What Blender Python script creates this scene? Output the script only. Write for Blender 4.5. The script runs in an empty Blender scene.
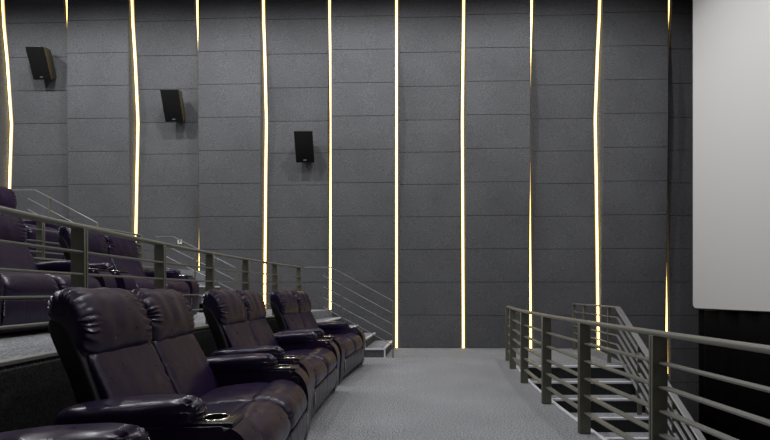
import bpy, bmesh, math, random
from mathutils import Vector, Matrix, noise

S = bpy.context.scene
COL = S.collection
F = 460.0            # focal length in pixels of the 770-wide frame
HC = 1.02            # lens height
TH = math.radians(1.43)
WD = 8.29            # distance of the wall's proud panels

# ------------------------------------------------------------------ helpers
def link(name, me, parent=None):
    o = bpy.data.objects.new(name, me)
    COL.objects.link(o)
    if parent is not None:
        o.parent = parent
    return o

def tag(o, label=None, cat=None, group=None, kind=None):
    if label: o['label'] = label
    if cat: o['category'] = cat
    if group: o['group'] = group
    if kind: o['kind'] = kind
    return o

def empty(name, loc=(0, 0, 0), rz=0.0, label=None, cat=None, group=None):
    o = bpy.data.objects.new(name, None)
    o.empty_display_size = 0.1
    COL.objects.link(o)
    o.location = loc
    o.rotation_euler = (0, 0, rz)
    return tag(o, label, cat, group)

def copy_tree(o, parent=None):
    c = o.copy()
    COL.objects.link(c)
    if parent is not None:
        c.parent = parent
    for ch in list(o.children):
        copy_tree(ch, c)
    return c

def build(name, bm, mat, parent=None, smooth=True, angle=40):
    bmesh.ops.recalc_face_normals(bm, faces=bm.faces[:])
    me = bpy.data.meshes.new(name)
    bm.to_mesh(me)
    bm.free()
    me.materials.append(mat)
    if smooth:
        for p in me.polygons:
            p.use_smooth = True
        try:
            me.set_sharp_from_angle(angle=math.radians(angle))
        except Exception:
            pass
    return link(name, me, parent)

def hull8(bm, pts, bevel=0.0, seg=2):
    """pts: 4 bottom corners (loop) then the 4 matching top corners"""
    v = [bm.verts.new(p) for p in pts]
    fs = [(3, 2, 1, 0), (4, 5, 6, 7), (0, 1, 5, 4), (1, 2, 6, 5), (2, 3, 7, 6), (3, 0, 4, 7)]
    faces = [bm.faces.new([v[i] for i in f]) for f in fs]
    if bevel > 0:
        ed = list({e for f in faces for e in f.edges})
        bmesh.ops.bevel(bm, geom=ed, offset=bevel, segments=seg, affect='EDGES', profile=0.5)

def box(bm, lo, hi, bevel=0.0, seg=2, M=None):
    (x0, y0, z0), (x1, y1, z1) = lo, hi
    p = [Vector(q) for q in ((x0, y0, z0), (x1, y0, z0), (x1, y1, z0), (x0, y1, z0),
                             (x0, y0, z1), (x1, y0, z1), (x1, y1, z1), (x0, y1, z1))]
    if M is not None:
        p = [M @ q for q in p]
    hull8(bm, p, bevel, seg)

def sweep(bm, pts, w, h, closed_caps=True, chamfer=0.003):
    """bar of width w (horizontal, across the run) and height h along a polyline; pts are centres"""
    pts = [Vector(p) for p in pts]
    n = len(pts)
    c = min(chamfer, w * .3, h * .3)
    sec = [(-w/2 + c, -h/2), (w/2 - c, -h/2), (w/2, -h/2 + c), (w/2, h/2 - c),
           (w/2 - c, h/2), (-w/2 + c, h/2), (-w/2, h/2 - c), (-w/2, -h/2 + c)]
    rings = []
    for i, p in enumerate(pts):
        d = Vector((0, 0, 0))
        if i > 0: d += (pts[i] - pts[i-1]).normalized()
        if i < n-1: d += (pts[i+1] - pts[i]).normalized()
        d.normalize()
        side = Vector((d.y, -d.x, 0))
        side.normalize()
        up = side.cross(d)
        k = 1.0
        if 0 < i < n-1:
            k = 1.0 / max(.5, d.dot((pts[i+1] - pts[i]).normalized()))
        rings.append([bm.verts.new(p + side * a + up * b * k) for a, b in sec])
    for i in range(n-1):
        for j in range(8):
            bm.faces.new([rings[i][j], rings[i][(j+1) % 8], rings[i+1][(j+1) % 8], rings[i+1][j]])
    if closed_caps:
        bm.faces.new(rings[0][::-1])
        bm.faces.new(rings[-1])

def prism_y(bm, prof, y0, y1, bevel=0.0, seg=3):
    a = [bm.verts.new((x, y0, z)) for x, z in prof]
    b = [bm.verts.new((x, y1, z)) for x, z in prof]
    n = len(prof)
    fa = bm.faces.new(a[::-1]); fb = bm.faces.new(b)
    for i in range(n):
        bm.faces.new([a[i], a[(i+1) % n], b[(i+1) % n], b[i]])
    if bevel > 0:
        ed = list(set(fa.edges[:] + fb.edges[:]))
        bmesh.ops.bevel(bm, geom=ed, offset=bevel, segments=seg, affect='EDGES', profile=0.5)

def lathe(bm, prof, n=28, center=(0, 0, 0)):
    cx, cy, cz = center
    rings = []
    for r, z in prof:
        rings.append([bm.verts.new((cx + r*math.cos(2*math.pi*k/n), cy + r*math.sin(2*math.pi*k/n), cz + z)) for k in range(n)])
    for i in range(len(prof)-1):
        for k in range(n):
            bm.faces.new([rings[i][k], rings[i][(k+1) % n], rings[i+1][(k+1) % n], rings[i+1][k]])
    return rings

def catmull(pts, per):
    out = []
    n = len(pts)
    for i in range(n):
        p0, p1, p2, p3 = (Vector(pts[(i+k-1) % n]) for k in range(4))
        for s in range(per):
            t = s / per
            out.append(0.5 * ((2*p1) + (-p0+p2)*t + (2*p0-5*p1+4*p2-p3)*t*t + (-p0+3*p1-3*p2+p3)*t*t*t))
    return out

def smooth01(a, b, x):
    t = max(0.0, min(1.0, (x-a)/(b-a)))
    return t*t*(3-2*t)

def pillow(bm, prof, y0, y1, per=9, M=34, p=4.0, wr=0.0, folds=26, seed=0, dent=0.0, wr_start=.62, ends=(1, 1), soft=0.0):
    """puffy cushion: closed x-z profile carried along y, drawn in at the two ends, gathered there"""
    pr = catmull(prof, per)
    N = len(pr)
    c = Vector((0, 0))
    for q in pr: c += q
    c /= N
    mid, half = (y0+y1)/2, (y1-y0)/2
    rings = []
    rnd = random.Random(seed)
    ph = [rnd.uniform(0, 6.28) for _ in range(4)]
    for j in range(M+1):
        a = math.pi * (j/M - .5)
        u = math.sin(a)
        u = math.copysign(abs(u)**.85, u)
        uu = min(abs(u), .9995)
        s = (1 - uu**p)**(1/p)
        s = max(s, .06)
        w = smooth01(wr_start, .9, abs(u)) * (1 - smooth01(.975, 1.0, abs(u)))
        w *= ends[0] if u < 0 else ends[1]
        ring = []
        for i, q in enumerate(pr):
            d = q - c
            t = i / N
            phi = 2*math.pi*t
            r = s
            L = max(d.length, 1e-4)
            nv = noise.noise(Vector((t*folds*.9 + seed*3.1, u*2.2, seed)))
            g = math.sin(phi*folds + ph[0] + 1.6*math.sin(phi*3+ph[1]) + u*3*math.sin(phi*5+ph[2]))
            disp = wr * w * (0.6*g + 1.3*nv)
            disp += soft * noise.noise(Vector((d.x*7 + seed, u*3.1, d.y*7 - seed)))
            disp -= dent * (1 - u*u) * .0
            qq = c + d * (r + disp / L * min(1.0, s*1.5))
            ring.append(bm.verts.new((qq.x, mid + u*half, qq.y)))
        rings.append(ring)
    for j in range(M):
        for i in range(N):
            bm.faces.new([rings[j][i], rings[j][(i+1) % N], rings[j+1][(i+1) % N], rings[j+1][i]])
    bm.faces.new(rings[0][::-1])
    bm.faces.new(rings[-1])

# ------------------------------------------------------------------ materials
def s2l(c):
    return tuple(((v/255)/12.92 if v/255 <= .04045 else ((v/255+.055)/1.055)**2.4) for v in c)

def mat(name, col, rough=.6, metal=0.0, spec=.5, coat=0.0):
    m = bpy.data.materials.new(name)
    m.use_nodes = True
    b = m.node_tree.nodes['Principled BSDF']
    b.inputs['Base Color'].default_value = (*col, 1)
    b.inputs['Roughness'].default_value = rough
    b.inputs['Metallic'].default_value = metal
    b.inputs['Specular IOR Level'].default_value = spec
    b.inputs['Coat Weight'].default_value = coat
    return m, m.node_tree.nodes, m.node_tree.links, b

def speckle(name, c_dark, c_mid, c_light, scale, bump=.3, rough=.95, big=.0, dist=.004):
    m, N, L, b = mat(name, c_mid, rough, spec=.15)
    tc = N.new('ShaderNodeTexCoord')
    n1 = N.new('ShaderNodeTexNoise'); n1.inputs['Scale'].default_value = scale; n1.inputs['Detail'].default_value = 3
    n1.inputs['Roughness'].default_value = .7
    n2 = N.new('ShaderNodeTexNoise'); n2.inputs['Scale'].default_value = 1.3; n2.inputs['Detail'].default_value = 3
    L.new(tc.outputs['Object'], n1.inputs['Vector'])
    L.new(tc.outputs['Object'], n2.inputs['Vector'])
    r = N.new('ShaderNodeValToRGB')
    r.color_ramp.elements[0].position = .36; r.color_ramp.elements[0].color = (*c_dark, 1)
    r.color_ramp.elements[1].position = .66; r.color_ramp.elements[1].color = (*c_light, 1)
    e = r.color_ramp.elements.new(.5); e.color = (*c_mid, 1)
    L.new(n1.outputs['Fac'], r.inputs['Fac'])
    mx = N.new('ShaderNodeMix'); mx.data_type = 'RGBA'; mx.blend_type = 'MULTIPLY'
    mp = N.new('ShaderNodeMapRange')
    mp.inputs['From Min'].default_value = .3; mp.inputs['From Max'].default_value = .7
    mp.inputs['To Min'].default_value = 1 - big; mp.inputs['To Max'].default_value = 1 + big
    L.new(n2.outputs['Fac'], mp.inputs['Value'])
    mx.inputs['Factor'].default_value = 1
    L.new(r.outputs['Color'], mx.inputs['A'])
    L.new(mp.outputs['Result'], mx.inputs['B'])
    L.new(mx.outputs['Result'], b.inputs['Base Color'])
    bp = N.new('ShaderNodeBump'); bp.inputs['Strength'].default_value = bump; bp.inputs['Distance'].default_value = dist
    L.new(n1.outputs['Fac'], bp.inputs['Height'])
    L.new(bp.outputs['Normal'], b.inputs['Normal'])
    return m

def leather(name, col, rough):
    m, N, L, b = mat(name, col, rough, spec=.42)
    tc = N.new('ShaderNodeTexCoord')
    n = N.new('ShaderNodeTexNoise'); n.inputs['Scale'].default_value = 8; n.inputs['Detail'].default_value = 1.5
    n.inputs['Distortion'].default_value = .3
    n3 = N.new('ShaderNodeTexNoise'); n3.inputs['Scale'].default_value = 24; n3.inputs['Detail'].default_value = 2
    for q in (n, n3):
        L.new(tc.outputs['Object'], q.inputs['Vector'])
    b2 = N.new('ShaderNodeBump'); b2.inputs['Strength'].default_value = .45; b2.inputs['Distance'].default_value = .010
    L.new(n.outputs['Fac'], b2.inputs['Height'])
    L.new(b2.outputs['Normal'], b.inputs['Normal'])
    mp = N.new('ShaderNodeMapRange')
    mp.inputs['To Min'].default_value = rough - .08; mp.inputs['To Max'].default_value = rough + .1
    L.new(n3.outputs['Fac'], mp.inputs['Value'])
    L.new(mp.outputs['Result'], b.inputs['Roughness'])
    return m

def emit(name, col, strength):
    m, N, L, b = mat(name, (.9, .85, .7), .6)
    b.inputs['Emission Color'].default_value = (*col, 1)
    b.inputs['Emission Strength'].default_value = strength
    return m

def painted(name, col, rough=.4, metal=.0, amount=.12):
    m, N, L, b = mat(name, col, rough, metal)
    tc = N.new('ShaderNodeTexCoord')
    n = N.new('ShaderNodeTexNoise'); n.inputs['Scale'].default_value = 30; n.inputs['Detail'].default_value = 3
    L.new(tc.outputs['Object'], n.inputs['Vector'])
    mp = N.new('ShaderNodeMapRange')
    mp.inputs['To Min'].default_value = rough - amount; mp.inputs['To Max'].default_value = rough + amount
    L.new(n.outputs['Fac'], mp.inputs['Value'])
    L.new(mp.outputs['Result'], b.inputs['Roughness'])
    return m

M_PANEL = speckle('acoustic felt', (.070, .071, .076), (.107, .108, .114), (.147, .148, .155), 75, bump=.35, big=.10)
M_CARPET = speckle('grey carpet', (.098, .102, .113), (.280, .286, .303), (.52, .525, .545), 82, bump=.6, big=.10, dist=.006)
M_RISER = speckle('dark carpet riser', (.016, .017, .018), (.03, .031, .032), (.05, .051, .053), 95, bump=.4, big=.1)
M_SIDE = speckle('stair side felt', (.06, .06, .064), (.095, .096, .1), (.13, .13, .135), 90, bump=.4, big=.1)
M_CEIL = speckle('ceiling felt', (.012, .012, .013), (.018, .018, .019), (.026, .026, .028), 40, bump=.2)
M_DARKWALL = speckle('black wall cloth', (.004, .004, .004), (.007, .007, .007), (.012, .012, .012), 60, bump=.3)
M_BACK = speckle('dark wall felt', (.03, .03, .032), (.05, .05, .053), (.07, .07, .074), 70, bump=.3)
M_RAIL = painted('olive grey rail paint', (.165, .161, .128), .42, .15)
M_BAR = painted('light olive rail paint', (.205, .202, .178), .40, .15)
M_HAND = painted('grey steel handrail', (.30, .30, .30), .36, .45)
M_NOSE = painted('pale aluminium nosing', (.80, .81, .86), .45, .0)
M_TRIM = painted('edge trim metal', (.36, .36, .34), .42, .5)
M_LEATHER = leather('plum leather', (.0165, .0080, .0330), .30)
M_SHELL = leather('black plum vinyl', (.006, .005, .007), .5)
M_CONSOLE = painted('black console plastic', (.012, .010, .016), .3)
M_CHROME = painted('brushed chrome', (.62, .58, .48), .22, 1.0, .06)
M_WELL_SHADE, *_ = mat('cup well painted shade', (.002, .002, .002), .9, spec=.0)  # shade inside the cup well, painted as plain black
M_GRILLE = speckle('speaker grille cloth', (.003, .003, .003), (.005, .005, .005), (.009, .009, .009), 220, bump=.5)
M_CAB = painted('speaker cabinet black vinyl', (.032, .027, .016), .42)
M_PLATE = painted('silver badge', (.22, .22, .22), .4, .6)
M_LED = emit('warm led diffuser', (1.0, .71, .19), 6.5)
M_LEDSIDE = emit('warm led diffuser flank', (1.0, .60, .14), 1.15)
M_CHANNEL = painted('led channel', (.5, .46, .36), .5)
M_WHITE = painted('white plastic plate', (.80, .78, .70), .4)
M_SCREENEDGE, *_ = mat('screen black edge', (.01, .01, .012), .6)

def screen_mat():
    m, N, L, b = mat('matte white screen', (.68, .67, .655), .75, spec=.2)
    tc = N.new('ShaderNodeTexCoord')
    v = N.new('ShaderNodeTexNoise'); v.inputs['Scale'].default_value = 500
    bp = N.new('ShaderNodeBump'); bp.inputs['Strength'].default_value = .08; bp.inputs['Distance'].default_value = .001
    L.new(tc.outputs['Object'], v.inputs['Vector'])
    L.new(v.outputs['Fac'], bp.inputs['Height'])
    L.new(bp.outputs['Normal'], b.inputs['Normal'])
    return m
M_SCREEN = screen_mat()

def curtain_mat():
    m, N, L, b = mat('black velour', (.0035, .0033, .0035), .9, spec=.1)
    tc = N.new('ShaderNodeTexCoord')
    n = N.new('ShaderNodeTexNoise'); n.inputs['Scale'].default_value = 90
    bp = N.new('ShaderNodeBump'); bp.inputs['Strength'].default_value = .2; bp.inputs['Distance'].default_value = .002
    L.new(tc.outputs['Object'], n.inputs['Vector']); L.new(n.outputs['Fac'], bp.inputs['Height'])
    L.new(bp.outputs['Normal'], b.inputs['Normal'])
    return m
M_CURTAIN = curtain_mat()

# ------------------------------------------------------------------ plan
R2 = 37.0                                         # the rows follow shallow arcs: 2 x radius
def arc(x0, y): return x0 + (y - 3.0)**2 / R2 * (1.0 if y > 3.0 else .2)
def arc_rot(y): return -math.atan2(2*(y-3.0)/R2 * (1.0 if y > 3.0 else .2), 1.0)
XEDGE = 1.51                                      # edge of the lower floor over the stair well
T2, T3, T4 = .70, 1.40, 2.10                      # heights of the seating tiers
X2, X3, X4 = -1.75, -4.00, -6.25                  # their front edges
LOW = -1.70                                       # floor in front of the screen
ZC = 6.62
CT, ST = math.cos(TH), math.sin(TH)
def W(u, v, z):                                   # on the wall: u along, v out into the room
    return Vector((u*CT + (WD - v)*ST, -u*ST + (WD - v)*CT, z))
def wall_y(x, v=0.0): return (WD - v - x*ST) / CT
YN = -5.0                                         # near end of the hall
YS = 7.17                                         # near side of the wall stairs

def ys(a, b, n): return [a + (b-a)*i/n for i in range(n+1)]

# ------------------------------------------------------------------ setting: floors
def slab(bm, left, right, z0, z1):
    """left/right: matching lists of (x, y)"""
    n = len(left)
    for i in range(n-1):
        l0, l1, r0, r1 = left[i], left[i+1], right[i], right[i+1]
        hull8(bm, [(*l0, z0), (*r0, z0), (*r1, z0), (*l1, z0), (*l0, z1), (*r0, z1), (*r1, z1), (*l1, z1)])

def slab_strip(left, right, z0, z1):
    bm = bmesh.new()
    n = len(left)
    rows = []
    for i in range(n):
        l, r = left[i], right[i]
        rows.append([bm.verts.new((*l, z0)), bm.verts.new((*r, z0)), bm.verts.new((*r, z1)), bm.verts.new((*l, z1))])
    for i in range(n-1):
        for k in range(4):
            bm.faces.new([rows[i][k], rows[i][(k+1) % 4], rows[i+1][(k+1) % 4], rows[i+1][k]])
    bm.faces.new(rows[0]); bm.faces.new(rows[-1][::-1])
    return bm

Y1 = 6.34                                          # top nosing of the stair down to the screen
yl = ys(YN, Y1, 26)
fl = build('floor', slab_strip([(-9.4, y) for y in yl], [(arc(XEDGE, y), y) for y in yl], -.30, 0), M_CARPET, smooth=False)
tag(fl, 'grey speckled carpet floor of the lower aisle in front of the seats', 'floor', kind='structure')
yl = [Y1, wall_y(1.0, -.4)]
build('floor_landing', slab_strip([(-9.4, Y1), (-9.4, yl[1])], [(3.36, Y1), (3.90, yl[1] - .02)], -.30, 0), M_CARPET, fl, smooth=False)
# vertical face of the lower floor over the stair well
bm = bmesh.new()
sweep(bm, [(arc(XEDGE + .012, y), y, LOW/2 - .02) for y in ys(YN, Y1 - .005, 24)], .02, -LOW - .05)
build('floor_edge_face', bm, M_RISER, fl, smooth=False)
bm = bmesh.new()
sweep(bm, [(arc(XEDGE + .004, y), y, -.008) for y in ys(YN, Y1 - .01, 24)], .034, .030)
build('edge_trim', bm, M_NOSE, fl, smooth=False)

bm = bmesh.new(); box(bm, (.8, YN, LOW - .2), (6.4, wall_y(5, -.4), LOW))
o = build('floor_screen_pit', bm, M_RISER, smooth=False)
tag(o, 'dark carpet floor below the screen at the foot of the stairs', 'floor', kind='structure')

def tier(name, x0, xback, z, label, yend=YS):
    yl = ys(YN, wall_y(-4, -.4), 28)
    o = build(name, slab_strip([(xback, y) for y in yl], [(arc(x0, y), y) for y in yl], 0.001, z), M_CARPET, smooth=False)
    tag(o, label, 'floor', kind='structure')
    bm = bmesh.new()
    sweep(bm, [(arc(x0 + .008, y), y, z/2 - .02) for y in ys(YN, YS - .005, 26)], .014, z - .045)
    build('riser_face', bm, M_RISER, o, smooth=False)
    bm = bmesh.new()
    sweep(bm, [(arc(x0 - .004, y), y, z - .006) for y in ys(YN, YS - .005, 26)], .044, .022)
    build('edge_trim', bm, M_TRIM, o, smooth=False)
    return o
tier('floor_tier_first', X2, -9.4, T2, 'first raised seating tier of grey carpet with a dark riser')
tier('floor_tier_second', X3, -9.38, T3, 'second raised seating tier of grey carpet behind the middle row')
tier('floor_tier_third', X4, -9.36, T4, 'third raised seating tier at the upper left')

# stair going down towards the viewer, right of the curved railing
RISE, TREAD = .17, .25
st = empty('stair_screen', (0, 0, 0)); tag(st, 'carpeted stair with white nosings going down behind the curved railing', 'stairs', kind='structure')
NST = 10
for k in range(NST):
    y_top = Y1 - TREAD*k
    z = -RISE*k
    xl, xr = arc(XEDGE + .03, y_top), 3.30 + .02*(y_top - 6.34)
    bm = bmesh.new()
    if k > 0:
        box(bm, (xl, y_top, max(LOW + .002, z - .20)), (xr, y_top + TREAD + .0, z))
        build('step', bm, M_CARPET, st, smooth=False)
        bm = bmesh.new()
    zb = max(LOW + .002, z - RISE + .002)
    box(bm, (xl, y_top - .012, zb), (xr, y_top + .004, z - .012))
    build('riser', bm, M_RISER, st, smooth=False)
    bm = bmesh.new()
    box(bm, (xl, y_top - .016, z - .022), (xr, y_top + .036, z + .004), .003, 1)
    build('nosing', bm, M_NOSE, st, smooth=False)
bm = bmesh.new()
box(bm, (3.31, Y1 - TREAD*NST, LOW + .002), (3.35, Y1 - .01, -1.2))
hull8(bm, [(3.32, Y1 - .02, -.30), (3.36, Y1 - .02, -.30), (3.25, 3.9, -1.69), (3.21, 3.9, -1.69),
           (3.32, Y1 - .02, -.02), (3.36, Y1 - .02, -.02), (3.25, 3.9, -1.60), (3.21, 3.9, -1.60)])
build('stringer', bm, M_SIDE, st, smooth=False)

# wall stairs between the tiers (near side at YS)
def wall_stair(name, x_first, z0, n, rise, tread, label, x_end):
    s = empty(name); tag(s, label, 'stairs', kind='structure')
    sk = .135
    for k in range(n):
        z = z0 + rise*(k+1)
        xn = x_first - tread*k
        yf = wall_y(xn, -.02) - .002
        xf = xn + sk
        xb = xn - tread - (0.06 if k < n-1 else 0)
        xbf = xb + sk
        bm = bmesh.new()
        hull8(bm, [(xb, YS, z0 + .001), (xn, YS, z0 + .001), (xf, yf, z0 + .001), (xbf, yf, z0 + .001),
                   (xb, YS, z), (xn, YS, z), (xf, yf, z), (xbf, yf, z)])
        o = build('step', bm, M_SIDE, s, smooth=False)
        bm = bmesh.new()
        zt = z + .003
        hull8(bm, [(xb, YS + .02, z - .004), (xn - .03, YS + .02, z - .004), (xf - .03, yf - .004, z - .004), (xbf, yf - .004, z - .004),
                   (xb, YS + .02, zt), (xn - .03, YS + .02, zt), (xf - .03, yf - .004, zt), (xbf, yf - .004, zt)])
        build('tread_carpet', bm, M_CARPET, s, smooth=False)
        bm = bmesh.new()
        # nosing across the front edge, then along the near side's top and front
        sweep(bm, [(xn - .012, YS - .004, z - .006), (xf - .012, yf - .004, z - .006)], .036, .026)
        box(bm, (xn - tread, YS - .009, z - .022), (xn + .006, YS + .018, z + .007))
        box(bm, (xn - .016, YS - .009, z - rise + .002), (xn + .006, YS + .012, z - .02))
        build('nosing', bm, M_NOSE, s, smooth=False)
    return s
wall_stair('stair_wall_lower', 0.0, 0.0, 4, .14, .31, 'lower wall stair with pale metal nosings rising to the first tier', -1.27)
wall_stair('stair_wall_middle', -2.52, T2, 4, .14, .315, 'middle wall stair with pale nosings rising from the first to the second tier', -3.52)
wall_stair('stair_wall_upper', -4.75, T3, 4, .14, .27, 'upper wall stair rising to the third tier', -5.76)

# ------------------------------------------------------------------ setting: side wall with folded panels
def fold(z):
    """how far the leaning panels lie behind the proud ones"""
    pts = [(-2.2, .085), (-.05, .093), (.75, .12), (2.85, .18), (4.2, .23), (5.35, .135), (5.95, .065), (6.4, .02), (7.0, .02)]
    for (a, va), (b, vb) in zip(pts, pts[1:]):
        if a <= z <= b:
            return va + (vb-va)*(z-a)/(b-a)
    return .02
def proud(z):
    """the other panels stand upright above and draw back a little towards the floor"""
    return -.085*max(0.0, min(1.0, (4.2 - z)/4.2))
bm = bmesh.new()
a, b_, c, d = W(-10.2, -.30, LOW - .2), W(6.6, -.30, LOW - .2), W(6.6, -.42, LOW - .2), W(-10.2, -.42, LOW - .2)
up = Vector((0, 0, ZC + .2 - LOW + .2))
hull8(bm, [a, b_, c, d, a+up, b_+up, c+up, d+up])
wl = build('wall_side', bm, M_DARKWALL, smooth=False)
tag(wl, 'tall side wall of grey acoustic panels with light strips in the seams', 'wall', kind='structure')

BP, B0 = 2.42, 1.21                   # pitch, width of the proud panels, left edge of one of them
SW = .060                                         # seam width that holds a light strip
GR = .008
def panel(u0, u1, z0, z1, leaning):
    bm = bmesh.new()
    z = math.ceil((z0 + .01)/.6)*.6
    cuts = [z0]
    while z < z1 - .05:
        cuts.append(z); z += .6
    cuts.append(z1)
    ch = .024 if leaning else .014
    rows = []
    for za, zb in zip(cuts, cuts[1:]):
        a, b = za + GR/2, zb - GR/2
        if za > z0: rows.append((a, .010))
        rows.append((a, 0.0))
        if a < 4.2 < b: rows.append((4.2, 0.0))
        rows.append((b, 0.0))
        if zb < z1: rows.append((b, .010))
    vs = []
    for zz, dp in rows:
        v = -fold(zz) if leaning else proud(zz)
        f = v - dp
        vs.append([bm.verts.new(p) for p in (W(u0, v - ch, zz), W(u0 + ch, f, zz), W(u1 - ch, f, zz), W(u1, v - ch, zz), W(u1, -.29, zz), W(u0, -.29, zz))])
    for k in range(len(vs)-1):
        for j in range(6):
            bm.faces.new([vs[k][j], vs[k][(j+1) % 6], vs[k+1][(j+1) % 6], vs[k+1][j]])
    bm.faces.new(vs[0][::-1]); bm.faces.new(vs[-1])
    o = build('acoustic_panel', bm, M_PANEL, wl, smooth=False)
    return o
def strip(u, z0, z1, label):
    """led diffuser that follows the leaning panel's edge"""
    bm = bmesh.new(); w = .025
    zs = sorted([z for z in (.75, 2.85, 4.2, 5.35, 5.95) if z0 < z < z1] + [z0, z1])
    rings = []
    for z in zs:
        v = -fold(z) - .012
        rings.append([bm.verts.new(W(u + a, v + b, z)) for a, b in ((-w, -.02), (-w, -.007), (-.014, 0), (.014, 0), (w, -.007), (w, -.02))])
    for k in range(len(rings)-1):
        for j in range(6):
            f = bm.faces.new([rings[k][j], rings[k][(j+1) % 6], rings[k+1][(j+1) % 6], rings[k+1][j]])
            f.material_index = 0 if j == 2 else 1
    bm.faces.new(rings[0][::-1]); bm.faces.new(rings[-1])
    r = empty('led_strip', W(u, 0, z0))
    tag(r, label, 'light strip', 'warm light strips in the wall seams')
    o = build('diffuser', bm, M_LED, r, smooth=False)
    o.data.materials.append(M_LEDSIDE)
    o.location = -r.location
    bm = bmesh.new()
    rings = []
    for z in zs:
        v = -fold(z) - .033
        rings.append([bm.verts.new(W(u - .023, v - .012, z)), bm.verts.new(W(u - .023, v, z)), bm.verts.new(W(u + .023, v, z)), bm.verts.new(W(u + .023, v - .012, z))])
    for k in range(len(rings)-1):
        for j in range(4):
            bm.faces.new([rings[k][j], rings[k][(j+1) % 4], rings[k+1][(j+1) % 4], rings[k+1][j]])
    bm.faces.new(rings[0][::-1]); bm.faces.new(rings[-1])
    o = build('channel', bm, M_CHANNEL, r)
    o.location = -r.location

def ground(u):
    """height of the floor at the foot of the wall"""
    if u > 3.2: return LOW + .01
    if u > -1.25: return .004
    if u > -3.55: return T2 + .004
    if u > -5.8: return T3 + .004
    return T4 + .004
lab = ['light strip beside the topmost left speaker, farthest from the screen',
       'light strip glinting only at the ceiling between the topmost and middle speakers',
       'bright light strip just left of the middle speaker',
       'mostly hidden light strip that shows only at the top, right of the middle speaker',
       'bright light strip between the middle speaker and the lowest speaker',
       'broken light strip just right of the lowest speaker, ending at the wall stair',
       'bright light strip that meets the floor at the foot of the wall stair',
       'bright light strip that meets the open carpet midway between wall stair and curved railing',
       'light strip faint in its middle, ending behind the curved railing',
       'bright light strip behind the stair railing, reaching the landing',
       'short glints of a light strip next to the screen edge']
seams = [1.216*k for k in range(-6, 5)]
for k in range(-7, 5):                            # proud and leaning panels take turns
    u0, u1 = 1.216*k + SW/2, 1.216*(k+1) - SW/2
    panel(u0, u1, ground((u0+u1)/2), ZC - .01, k % 2 == 0)
for u, lb in zip(seams, lab):
    strip(u, ground(u) if u < 3 else -.15 if u < 4 else -.45, ZC - .02, lb)

# ceiling, the other walls
bm = bmesh.new(); box(bm, (-9.6, YN - .1, ZC), (6.4, WD + .9, ZC + .15))
o = build('ceiling', bm, M_CEIL, smooth=False); tag(o, 'dark ceiling', 'ceiling', kind='structure')
bm = bmesh.new(); box(bm, (-9.6, YN, -.3), (-9.42, WD + .7, ZC - .002))
o = build('wall_back', bm, M_BACK, smooth=False); tag(o, 'dark rear wall behind the top tier', 'wall', kind='structure')
bm = bmesh.new(); box(bm, (5.95, YN, LOW - .2), (6.1, WD + .1, ZC - .002))
o = build('wall_screen', bm, M_DARKWALL, smooth=False); tag(o, 'black wall behind the screen', 'wall', kind='structure')
bm = bmesh.new(); box(bm, (-9.6, YN - .15, LOW - .2), (6.4, YN - .01, ZC - .002))
o = build('wall_opposite', bm, M_BACK, smooth=False); tag(o, 'dark side wall on the other side of the hall', 'wall', kind='structure')

# ------------------------------------------------------------------ screen and the black curtain below
def scr_x(y): return 5.10 + (7.62 - y)*.115 - max(0, 7.62 - y)**2*.008
scr = empty('cinema_screen', (5.1, 5.0, .74))
tag(scr, 'big blank white cinema screen with a rounded lower corner', 'screen')
def screen_sheet(y_l, y_r, z0, z1, off, th, r, nm, m):
    bm = bmesh.new()
    cols = []
    n = 60
    y_list = []
    for i in range(13):
        a = math.pi/2*i/12
        y_list.append((y_l - r + r*math.cos(a), z0 + r - r*math.sin(a)))
    y_list += [(y_l - r - (y_l - r - y_r)*i/40, z0) for i in range(1, 41)]
    F_, B_ = [], []
    for y, zb in y_list:
        x = scr_x(y) + off
        F_.append((bm.verts.new((x, y, zb)), bm.verts.new((x, y, z1))))
        B_.append((bm.verts.new((x + th, y, zb)), bm.verts.new((x + th, y, z1))))
    for i in range(len(F_)-1):
        bm.faces.new([F_[i][0], F_[i+1][0], F_[i+1][1], F_[i][1]])
        bm.faces.new([B_[i][0], B_[i][1], B_[i+1][1], B_[i+1][0]])
        bm.faces.new([F_[i][0], B_[i][0], B_[i+1][0], F_[i+1][0]])
        bm.faces.new([F_[i][1], F_[i+1][1], B_[i+1][1], B_[i][1]])
    bm.faces.new([F_[0][0], F_[0][1], B_[0][1], B_[0][0]])
    bm.faces.new([F_[-1][0], B_[-1][0], B_[-1][1], F_[-1][1]])
    o = build(nm, bm, m, scr, angle=30)
    o.location = -Vector(scr.location)
screen_sheet(7.62, -4.0, .755, ZC - .12, 0, .03, .07, 'screen_surface', M_SCREEN)
screen_sheet(7.67, -4.05, .735, ZC - .10, .034, .05, .08, 'screen_frame', M_SCREENEDGE)

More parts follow.
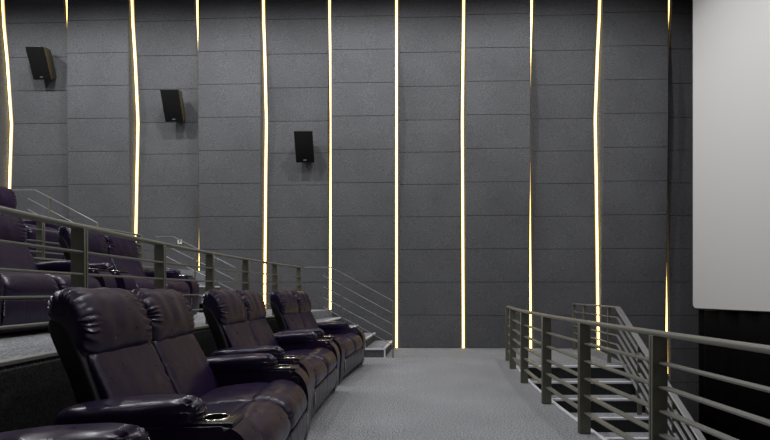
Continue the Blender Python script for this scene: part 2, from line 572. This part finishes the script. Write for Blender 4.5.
bm = bmesh.new()
n = 420
top, bot = [], []
for i in range(n+1):
    y = 7.60 - 11.4*i/n
    f = .035*math.sin(i*.52 + 1.2*math.sin(i*.07)) + .018*math.sin(i*.23 + 2)
    x = 5.165 + (7.6-y)*.115 - max(0, 7.6-y)**2*.008 + f
    top.append((x, y)); bot.append((x + f*.3, y))
fr = [[bm.verts.new((x, y, LOW + .004)), bm.verts.new((x2, y2, .3)), bm.verts.new((x2, y2, .725))] for (x, y), (x2, y2) in zip(bot, top)]
bk = [[bm.verts.new((x + .012, y, LOW + .004)), bm.verts.new((x2 + .012, y2, .3)), bm.verts.new((x2 + .012, y2, .725))] for (x, y), (x2, y2) in zip(bot, top)]
for i in range(n):
    for j in range(2):
        bm.faces.new([fr[i][j], fr[i+1][j], fr[i+1][j+1], fr[i][j+1]])
        bm.faces.new([bk[i][j], bk[i][j+1], bk[i+1][j+1], bk[i+1][j]])
    bm.faces.new([fr[i][0], bk[i][0], bk[i+1][0], fr[i+1][0]])
    bm.faces.new([fr[i][2], fr[i+1][2], bk[i+1][2], bk[i][2]])
for e in (0, n):
    for j in range(2):
        bm.faces.new([fr[e][j], fr[e][j+1], bk[e][j+1], bk[e][j]])
cu = build('stage_curtain', bm, M_CURTAIN, angle=180)
tag(cu, 'black pleated curtain hanging below the white screen', 'curtain')

# ------------------------------------------------------------------ railings
def post_plate(bm, x, y, z0, z1, rot, w=.082, t=.014):
    """two flat bars side by side, broad face across the run"""
    Mx = Matrix.Translation((x, y, 0)) @ Matrix.Rotation(rot, 4, 'Z')
    box(bm, (-w/2, -t - .004, z0), (w/2, -.004, z1), .002, 1, Mx)
    box(bm, (-w/2, .004, z0), (w/2, t + .004, z1), .002, 1, Mx)
    box(bm, (-w/2 + .004, -.004, z0 + .01), (-w/2 + .010, .004, z1), 0, 1, Mx)

def arc_rail(name, x0, ya, yb, z, top, bars, posts, label, m, mtop=None, group=None):
    r = empty(name, (arc(x0, yb), yb, z)); tag(r, label, 'railing', group)
    off = -Vector(r.location)
    yl = ys(ya, yb, 30)
    bm = bmesh.new(); sweep(bm, [(arc(x0, y), y, z + top - .012) for y in yl], .062, .026, chamfer=.006)
    o = build('top_rail', bm, M_BAR, r, angle=50); o.location = off
    for h in bars:
        bm = bmesh.new(); sweep(bm, [(arc(x0 + .012, y), y, z + h + .004) for y in yl], .046, .013, chamfer=.003)
        o = build('rail_bar', bm, M_BAR, r); o.location = off
    for y in posts:
        bm = bmesh.new(); post_plate(bm, arc(x0, y), y, z + .002, z + top - .022, arc_rot(y))
        o = build('post', bm, m, r); o.location = off
    return r
arc_rail('guard_railing', 1.435, -1.0, 6.86, 0, .815, (.645, .52, .395, .272, .148),
         (6.83, 6.10, 5.15, 4.20, 3.32, 2.42, 1.5, .5, -.5), 'curved olive grey guard railing along the carpet edge in front of the screen stair', M_RAIL)
arc_rail('guard_railing', X2 - .05, -1.0, 7.16, T2, .715, (.55, .42, .29, .15),
         (7.14, 6.30, 5.43, 4.56, 3.66, 2.71, 1.78, .85, -.1), 'olive grey railing along the edge of the first tier behind the front seats', M_RAIL)
arc_rail('guard_railing', X3 - .05, -1.0, 6.86, T3, .475, (.32, .19, .07),
         (6.84, 6.05, 5.23, 4.3, 3.4, 2.5, 1.6, .7), 'low grey railing along the second tier behind the middle row', M_RAIL)

# railing of the stair down to the screen
r = empty('stair_railing', (3.34, wall_y(3.34, .06), 0)); off = -Vector(r.location)
tag(r, 'grey steel railing that bends down along the screen stair beyond the curved railing', 'railing')
def srx(y): return 3.205 + (y - 6.34)*.08 if y > 6.34 else 3.205 + (y - 6.34)*.065
SL = .66
def srz(y, h): return h if y >= Y1 else h - SL*(Y1 - y)
yend = 3.9
pth = [wall_y(3.34, .07), 7.6, 7.0, Y1 + .02, Y1 - .02, 5.6, 4.8, yend]
bm = bmesh.new(); sweep(bm, [(srx(y), y, srz(y, .81)) for y in pth], .075, .022, chamfer=.005)
o = build('top_rail', bm, M_HAND, r, angle=30); o.location = off
for h in (.67, .545, .42, .295, .17):
    bm = bmesh.new(); sweep(bm, [(srx(y), y, srz(y - .0, h)) for y in pth], .034, .016)
    o = build('rail_bar', bm, M_HAND, r, angle=30); o.location = off
for y in (wall_y(3.34, .07), 7.62, 6.62, 5.72, 4.95, 4.2):
    k = 0 if y > Y1 else math.ceil((Y1 - y)/TREAD)
    bm = bmesh.new(); box(bm, (srx(y) - .028, y - .006, -RISE*k + .004), (srx(y) + .028, y + .006, srz(y, .80)), .002, 1)
    o = build('post', bm, M_RAIL, r); o.location = off

# handrails of the wall stairs
def wall_handrail(label, x_top0, x_top1, z_top, x_bot, z_bot, z_floor, offs, posts, thin=.014):
    y = YS - .02
    r = empty('handrail', (x_bot, y, z_floor)); off = -Vector(r.location)
    tag(r, label, 'handrail')
    bm = bmesh.new(); sweep(bm, [(x_top0, y, z_top), (x_top1, y, z_top), (x_bot, y, z_bot)], .036, .018)
    o = build('top_rail', bm, M_HAND, r, angle=20); o.location = off
    sl = (z_bot - z_top)/(x_bot - x_top1)
    for d in offs:
        bm = bmesh.new()
        sweep(bm, [(x_top1 - .12, y, z_top - d - .12*sl*(-1) if False else z_top - d - sl*.12), (x_bot - .005, y, z_bot - d)], .012, .012)
        o = build('rail_bar', bm, M_HAND, r); o.location = off
    for x, zb in posts:
        zt = z_top if x <= x_top1 else z_top + sl*(x - x_top1)
        bm = bmesh.new(); box(bm, (x - .010, y - .016, zb + .002), (x + .010, y + .016, zt - .008), .002, 1)
        o = build('post', bm, M_RAIL, r); o.location = off
wall_handrail('thin steel handrail sloping down the lower wall stair to the carpet', -1.25, -.84, 1.40, .125, .875, 0,
              (.19, .36, .53, .68), [(.125, 0.0), (-.67, .42)])
wall_handrail('thin steel handrail on the middle wall stair above the first tier', -3.56, -3.29, 1.875, -2.33, 1.40, T2,
              (.19, .36, .53), [(-2.33, T2), (-2.95, T2 + .28)])
wall_handrail('thin steel handrail on the upper wall stair at the left edge', -6.1, -5.43, 2.60, -4.47, 2.09, T3,
              (.19, .36, .53), [(-4.47, T3), (-5.22, 1.82)])

# ------------------------------------------------------------------ recliners
def make_recliner():
    """two-seat recliner; x forward (0 at the front), y across, z up"""
    root = empty('recliner_sofa')
    HW, AW = .705, .175
    # base under the seats
    bm = bmesh.new(); box(bm, (-.80, -HW + AW, .03), (-.10, HW - AW, .30), .02)
    build('base_frame', bm, M_SHELL, root)
    # back shell
    shell = [(-.60, .28), (-.68, .30), (-.73, .45), (-.795, .66), (-.872, .84), (-.895, .91), (-.87, .945), (-.815, .91), (-.74, .76), (-.66, .55), (-.60, .38)]
    bm = bmesh.new(); pillow(bm, shell, -HW + AW - .02, HW - AW + .02, per=5, M=30, p=14)
    build('back_shell', bm, M_SHELL, root)
    seatw = HW - AW
    for sgn in (-1, 1):
        y0, y1 = (-seatw, 0.002) if sgn < 0 else (-.002, seatw)
        # lower back cushion
        prof = [(-.57, .36), (-.67, .38), (-.74, .60), (-.80, .76), (-.77, .80), (-.728, .775), (-.667, .66), (-.60, .52), (-.555, .42)]
        bm = bmesh.new(); pillow(bm, prof, y0 + .004, y1 - .004, p=7, wr=.006, folds=21, seed=3 + sgn, soft=.006, wr_start=.74)
        build('backrest', bm, M_LEATHER, root)
        # head cushion: overhangs the lower one and rolls over the top of the shell
        prof = [(-.755, .715), (-.80, .75), (-.84, .82), (-.885, .90), (-.905, .97), (-.885, 1.022), (-.835, 1.037), (-.78, 1.005), (-.74, .94), (-.715, .86), (-.715, .765)]
        bm = bmesh.new(); pillow(bm, prof, y0 - (.014 if sgn < 0 else -.002), y1 + (.014 if sgn > 0 else -.002), per=15, M=56, p=6.5, wr=.011, folds=25, seed=11 + sgn, soft=.007, wr_start=.56)
        build('headrest', bm, M_LEATHER, root)
        # seat cushion, then the rolled front that tops the leg rest
        prof = [(-.64, .30), (-.22, .29), (-.17, .345), (-.165, .415), (-.215, .452), (-.38, .450), (-.56, .425), (-.66, .38)]
        bm = bmesh.new(); pillow(bm, prof, y0 + .004, y1 - .004, p=7, wr=.003, folds=9, seed=5 + sgn, soft=.005)
        build('seat_cushion', bm, M_LEATHER, root)
        prof = [(-.255, .36), (-.24, .44), (-.19, .472), (-.11, .468), (-.035, .43), (.004, .36), (.000, .295), (-.04, .268), (-.12, .28), (-.20, .31)]
        bm = bmesh.new(); pillow(bm, prof, y0 + .005, y1 - .005, p=6, wr=.004, folds=9, seed=8 + sgn, soft=.003)
        lr = build('leg_rest', bm, M_LEATHER, root)
        # lower flap of the leg rest with two sewn seams
        w3 = (y1 - y0 - .012)/3
        bm = bmesh.new()
        for i in range(3):
            ya = y0 + .006 + w3*i
            prof = [(-.02, .268), (-.004, .255), (-.006, .16), (-.026, .075), (-.045, .06), (-.075, .075), (-.07, .16), (-.06, .262)]
            pillow(bm, prof, ya - .003, ya + w3 + .003, per=4, M=18, p=22)
        build('leg_flap', bm, M_LEATHER, lr)
    for sgn in (-1, 1):
        yo, yi = sgn*HW, sgn*(HW - AW)
        ya, yb = min(yo, yi), max(yo, yi)
        # side of the arm: flat top, big rounded front, slight toe-in
        prof = [(-.80, .03), (-.03, .03), (-.012, .10)]
        cx, cz, rx, rz = -.125, .345, .125, .175
        for i in range(13):
            a = math.pi/2*i/12
            prof.append((cx + rx*math.cos(a), cz + rz*math.sin(a)))
        prof += [(-.30, .515), (-.78, .50), (-.84, .44)]
        bm = bmesh.new(); prism_y(bm, prof, ya + .003, yb - .003, .022, 4)
        arm = build('armrest', bm, M_LEATHER, root, angle=60)
        # soft pad on top
        prof = [(-.75, .475), (-.78, .53), (-.74, .575), (-.62, .597), (-.44, .612), (-.30, .612), (-.235, .582), (-.222, .53), (-.26, .495), (-.48, .485)]
        bm = bmesh.new(); pillow(bm, prof, ya - .012, yb + .012, per=9, M=26, p=2.8, wr=0.0, seed=21 + sgn, soft=.005)
        # gather the front end of the pad
        rnd = random.Random(5)
        for v in bm.verts:
            k = smooth01(-.34, -.25, v.co.x)
            g = math.sin(math.atan2(v.co.z - .55, v.co.y - (ya+yb)/2)*13)
            v.co.z += .006*k*g; v.co.x += .006*k*g
        build('arm_pad', bm, M_LEATHER, arm)
        yc = (ya + yb)/2
        bm = bmesh.new(); box(bm, (-.27, ya + .014, .512), (-.085, yb - .014, .530), .004, 2)
        build('console_plate', bm, M_CONSOLE, arm)
        bm = bmesh.new()
        lathe(bm, [(.046, .5305), (.046, .534), (.049, .5355), (.053, .534), (.055, .5305)], 32, (-.175, yc, 0))
        ring = lathe(bm, [(.0465, .5312), (.002, .5312)], 32, (-.175, yc, 0))  # flat disc without depth; its black stands for the shaded well
        ch = build('cup_holder', bm, M_CHROME, arm)
        ch.data.materials.append(M_WELL_SHADE)
        for p_ in ch.data.polygons:
            c_ = p_.center
            if abs(c_.z - .5312) < .0004: p_.material_index = 1
        bm = bmesh.new()
        s_ = -sgn
        Mx = Matrix.Translation((-.085, yi + s_*.001, .452)) @ Matrix.Rotation(-s_*math.pi/2, 4, 'X')
        rg = lathe(bm, [(.001, .012), (.024, .012), (.030, .008), (.032, -.004), (.001, -.004)], 24)
        bmesh.ops.transform(bm, matrix=Mx, verts=bm.verts[:])
        build('control_button', bm, M_CONSOLE, arm)
        bm = bmesh.new()
        box(bm, (-.012, yi - .006 + s_*.004, .16), (.000, yi + .006 + s_*.004, .25), .002, 1)
        build('glint_strip', bm, M_CHROME, arm)  # chrome strip added to stand for glints between arm and leg rest
        for x in (-.10, -.72):
            bm = bmesh.new(); lathe(bm, [(.001, .0), (.022, .0), (.022, .034), (.001, .034)], 16, (x, yc, 0.001))
            build('foot', bm, M_CONSOLE, arm)
    return root

XR1, XR2, XR3 = -.535, -2.68, -4.54
spots = [
 (XR1 + .02, .78, 0, 'front recliner at the bottom left edge, only its far arm in view', 'front row recliners'),
 (XR1 + .045, 2.41, 0, 'largest plum leather two-seat recliner, at the near end of the front row', 'front row recliners'),
 (XR1, 4.06, 0, 'plum leather two-seat recliner in the middle of the front row', 'front row recliners'),
 (XR1 - .03, 5.69, 0, 'plum leather two-seat recliner of the front row nearest the wall stair', 'front row recliners'),
 (XR2 + .13, 3.62, T2, 'plum leather recliner behind the railing at the left edge on the first tier', 'middle row recliners'),
 (XR2 + .06, 5.25, T2, 'plum leather recliner behind the railing nearest the middle wall stair', 'middle row recliners'),
 (XR3, 5.62, T3, 'dark plum recliner highest up at the left edge, mostly hidden', 'upper row recliners'),
]
proto = make_recliner()
for i, (x0, y, z, lb, gr) in enumerate(spots):
    o = proto if i == 0 else copy_tree(proto)
    o.location = (arc(x0, y), y, z)
    o.rotation_euler = (0, 0, arc_rot(y))
    tag(o, lb, 'recliner', gr)

# ------------------------------------------------------------------ speakers
def make_speaker():
    """origin on the wall, x along it, -y into the room"""
    root = empty('wall_speaker')
    w, h, d = .34, .545, .25
    T = Matrix.Translation((0, -.20, 0)) @ Matrix.Rotation(math.radians(21), 4, 'X')
    bm = bmesh.new()
    # cabinet narrows to the back
    f, b = w/2, w/2 - .055
    pts = [(-f, -d/2, -h/2), (f, -d/2, -h/2), (b, d/2, -h/2 + .05), (-b, d/2, -h/2 + .05),
           (-f, -d/2, h/2), (f, -d/2, h/2), (b, d/2, h/2 - .03), (-b, d/2, h/2 - .03)]
    hull8(bm, [T @ Vector(p) for p in pts], .008, 2)
    build('cabinet', bm, M_CAB, root)
    bm = bmesh.new(); box(bm, (-f + .008, -d/2 - .014, -h/2 + .008), (f - .008, -d/2 + .002, h/2 - .008), .006, 2, T)
    g = build('grille', bm, M_GRILLE, root)
    bm = bmesh.new(); box(bm, (-.028, -d/2 - .018, -h/2 + .035), (.028, -d/2 - .013, -h/2 + .055), .002, 1, T)
    build('badge', bm, M_PLATE, g)
    bm = bmesh.new()
    box(bm, (-.05, -.10, -.02), (.05, .18, .10), .004, 1)
    build('bracket', bm, M_CONSOLE, root)
    return root
sp = make_speaker()
def uz(px, py, v):
    """point on the wall at a pixel of the frame"""
    a = math.atan2(px - 385, F) - TH
    u = (WD - v)*math.tan(a)
    dep = (WD - v)*CT - u*ST
    return u, HC - (py - 292)*dep/F
for i, (px, py, lb) in enumerate([(43.5, 64, 'black wall speaker highest up, at the upper left corner'),
                                  (175, 106, 'black wall speaker at middle height of the three'),
                                  (305.5, 146.5, 'lowest black wall speaker, above the front recliners')]):
    o = sp if i == 0 else copy_tree(sp)
    u, z = uz(px, py, 0)
    o.location = W(u, -.20, z)
    o.rotation_euler = (0, 0, -TH)
    tag(o, lb, 'speaker', 'speakers on the side wall')

# small plate on the wall beside the middle handrail
u, z = uz(176, 241, 0)
r = empty('wall_plate', W(u, -fold(z) + .002, z), -TH, 'small white square wall plate with a dark round centre by the middle handrail', 'wall plate')
bm = bmesh.new(); box(bm, (-.042, -.014, -.042), (.042, 0, .042), .006, 2); build('cover', bm, M_WHITE, r)
bm = bmesh.new()
lathe(bm, [(.001, .017), (.013, .017), (.016, .012)], 20)
bmesh.ops.transform(bm, matrix=Matrix.Rotation(math.pi/2, 4, 'X'), verts=bm.verts[:]); build('socket', bm, M_CONSOLE, r)

# ------------------------------------------------------------------ light: ceiling downlights
def spot(x, y, e, ang=174, blend=.35, col=(.985, .988, 1.0), rad=.10, tilt=0):
    d = bpy.data.lights.new('ceiling_downlight', 'SPOT')
    d.energy = e; d.color = col; d.spot_size = math.radians(ang); d.spot_blend = blend; d.shadow_soft_size = rad
    o = bpy.data.objects.new('ceiling_downlight', d); COL.objects.link(o)
    o.location = (x, y, ZC - .12); o.rotation_euler = (tilt, 0, 0)
for x in (-7.4, -4.9, -2.4, .1, 2.6):
    spot(x, 5.9, 250 if x < 2 else 185)
for x in (-6.2, -3.7, -1.2, 1.3, 3.6):
    spot(x, 3.0, 108)
for x in (-4.9, -1.6, 1.7):
    spot(x, -.6, 40)

w = bpy.data.worlds.new('World'); S.world = w; w.use_nodes = True
w.node_tree.nodes['Background'].inputs['Color'].default_value = (.5, .52, .55, 1)
w.node_tree.nodes['Background'].inputs['Strength'].default_value = .02

# ------------------------------------------------------------------ camera
cd = bpy.data.cameras.new('Camera')
cd.sensor_width = 36; cd.sensor_fit = 'HORIZONTAL'
cd.lens = F/770*36
cd.shift_y = 72/770
cd.clip_start = .05
cam = bpy.data.objects.new('Camera', cd); COL.objects.link(cam)
cam.location = (0, 0, HC); cam.rotation_euler = (math.pi/2, 0, 0)
S.camera = cam
vs = S.view_settings
vs.view_transform = 'Standard'; vs.look = 'None'; vs.gamma = 1; vs.use_curve_mapping = False
vs.exposure = 0.0
S.cycles.use_denoising = True
S.cycles.max_bounces = 8
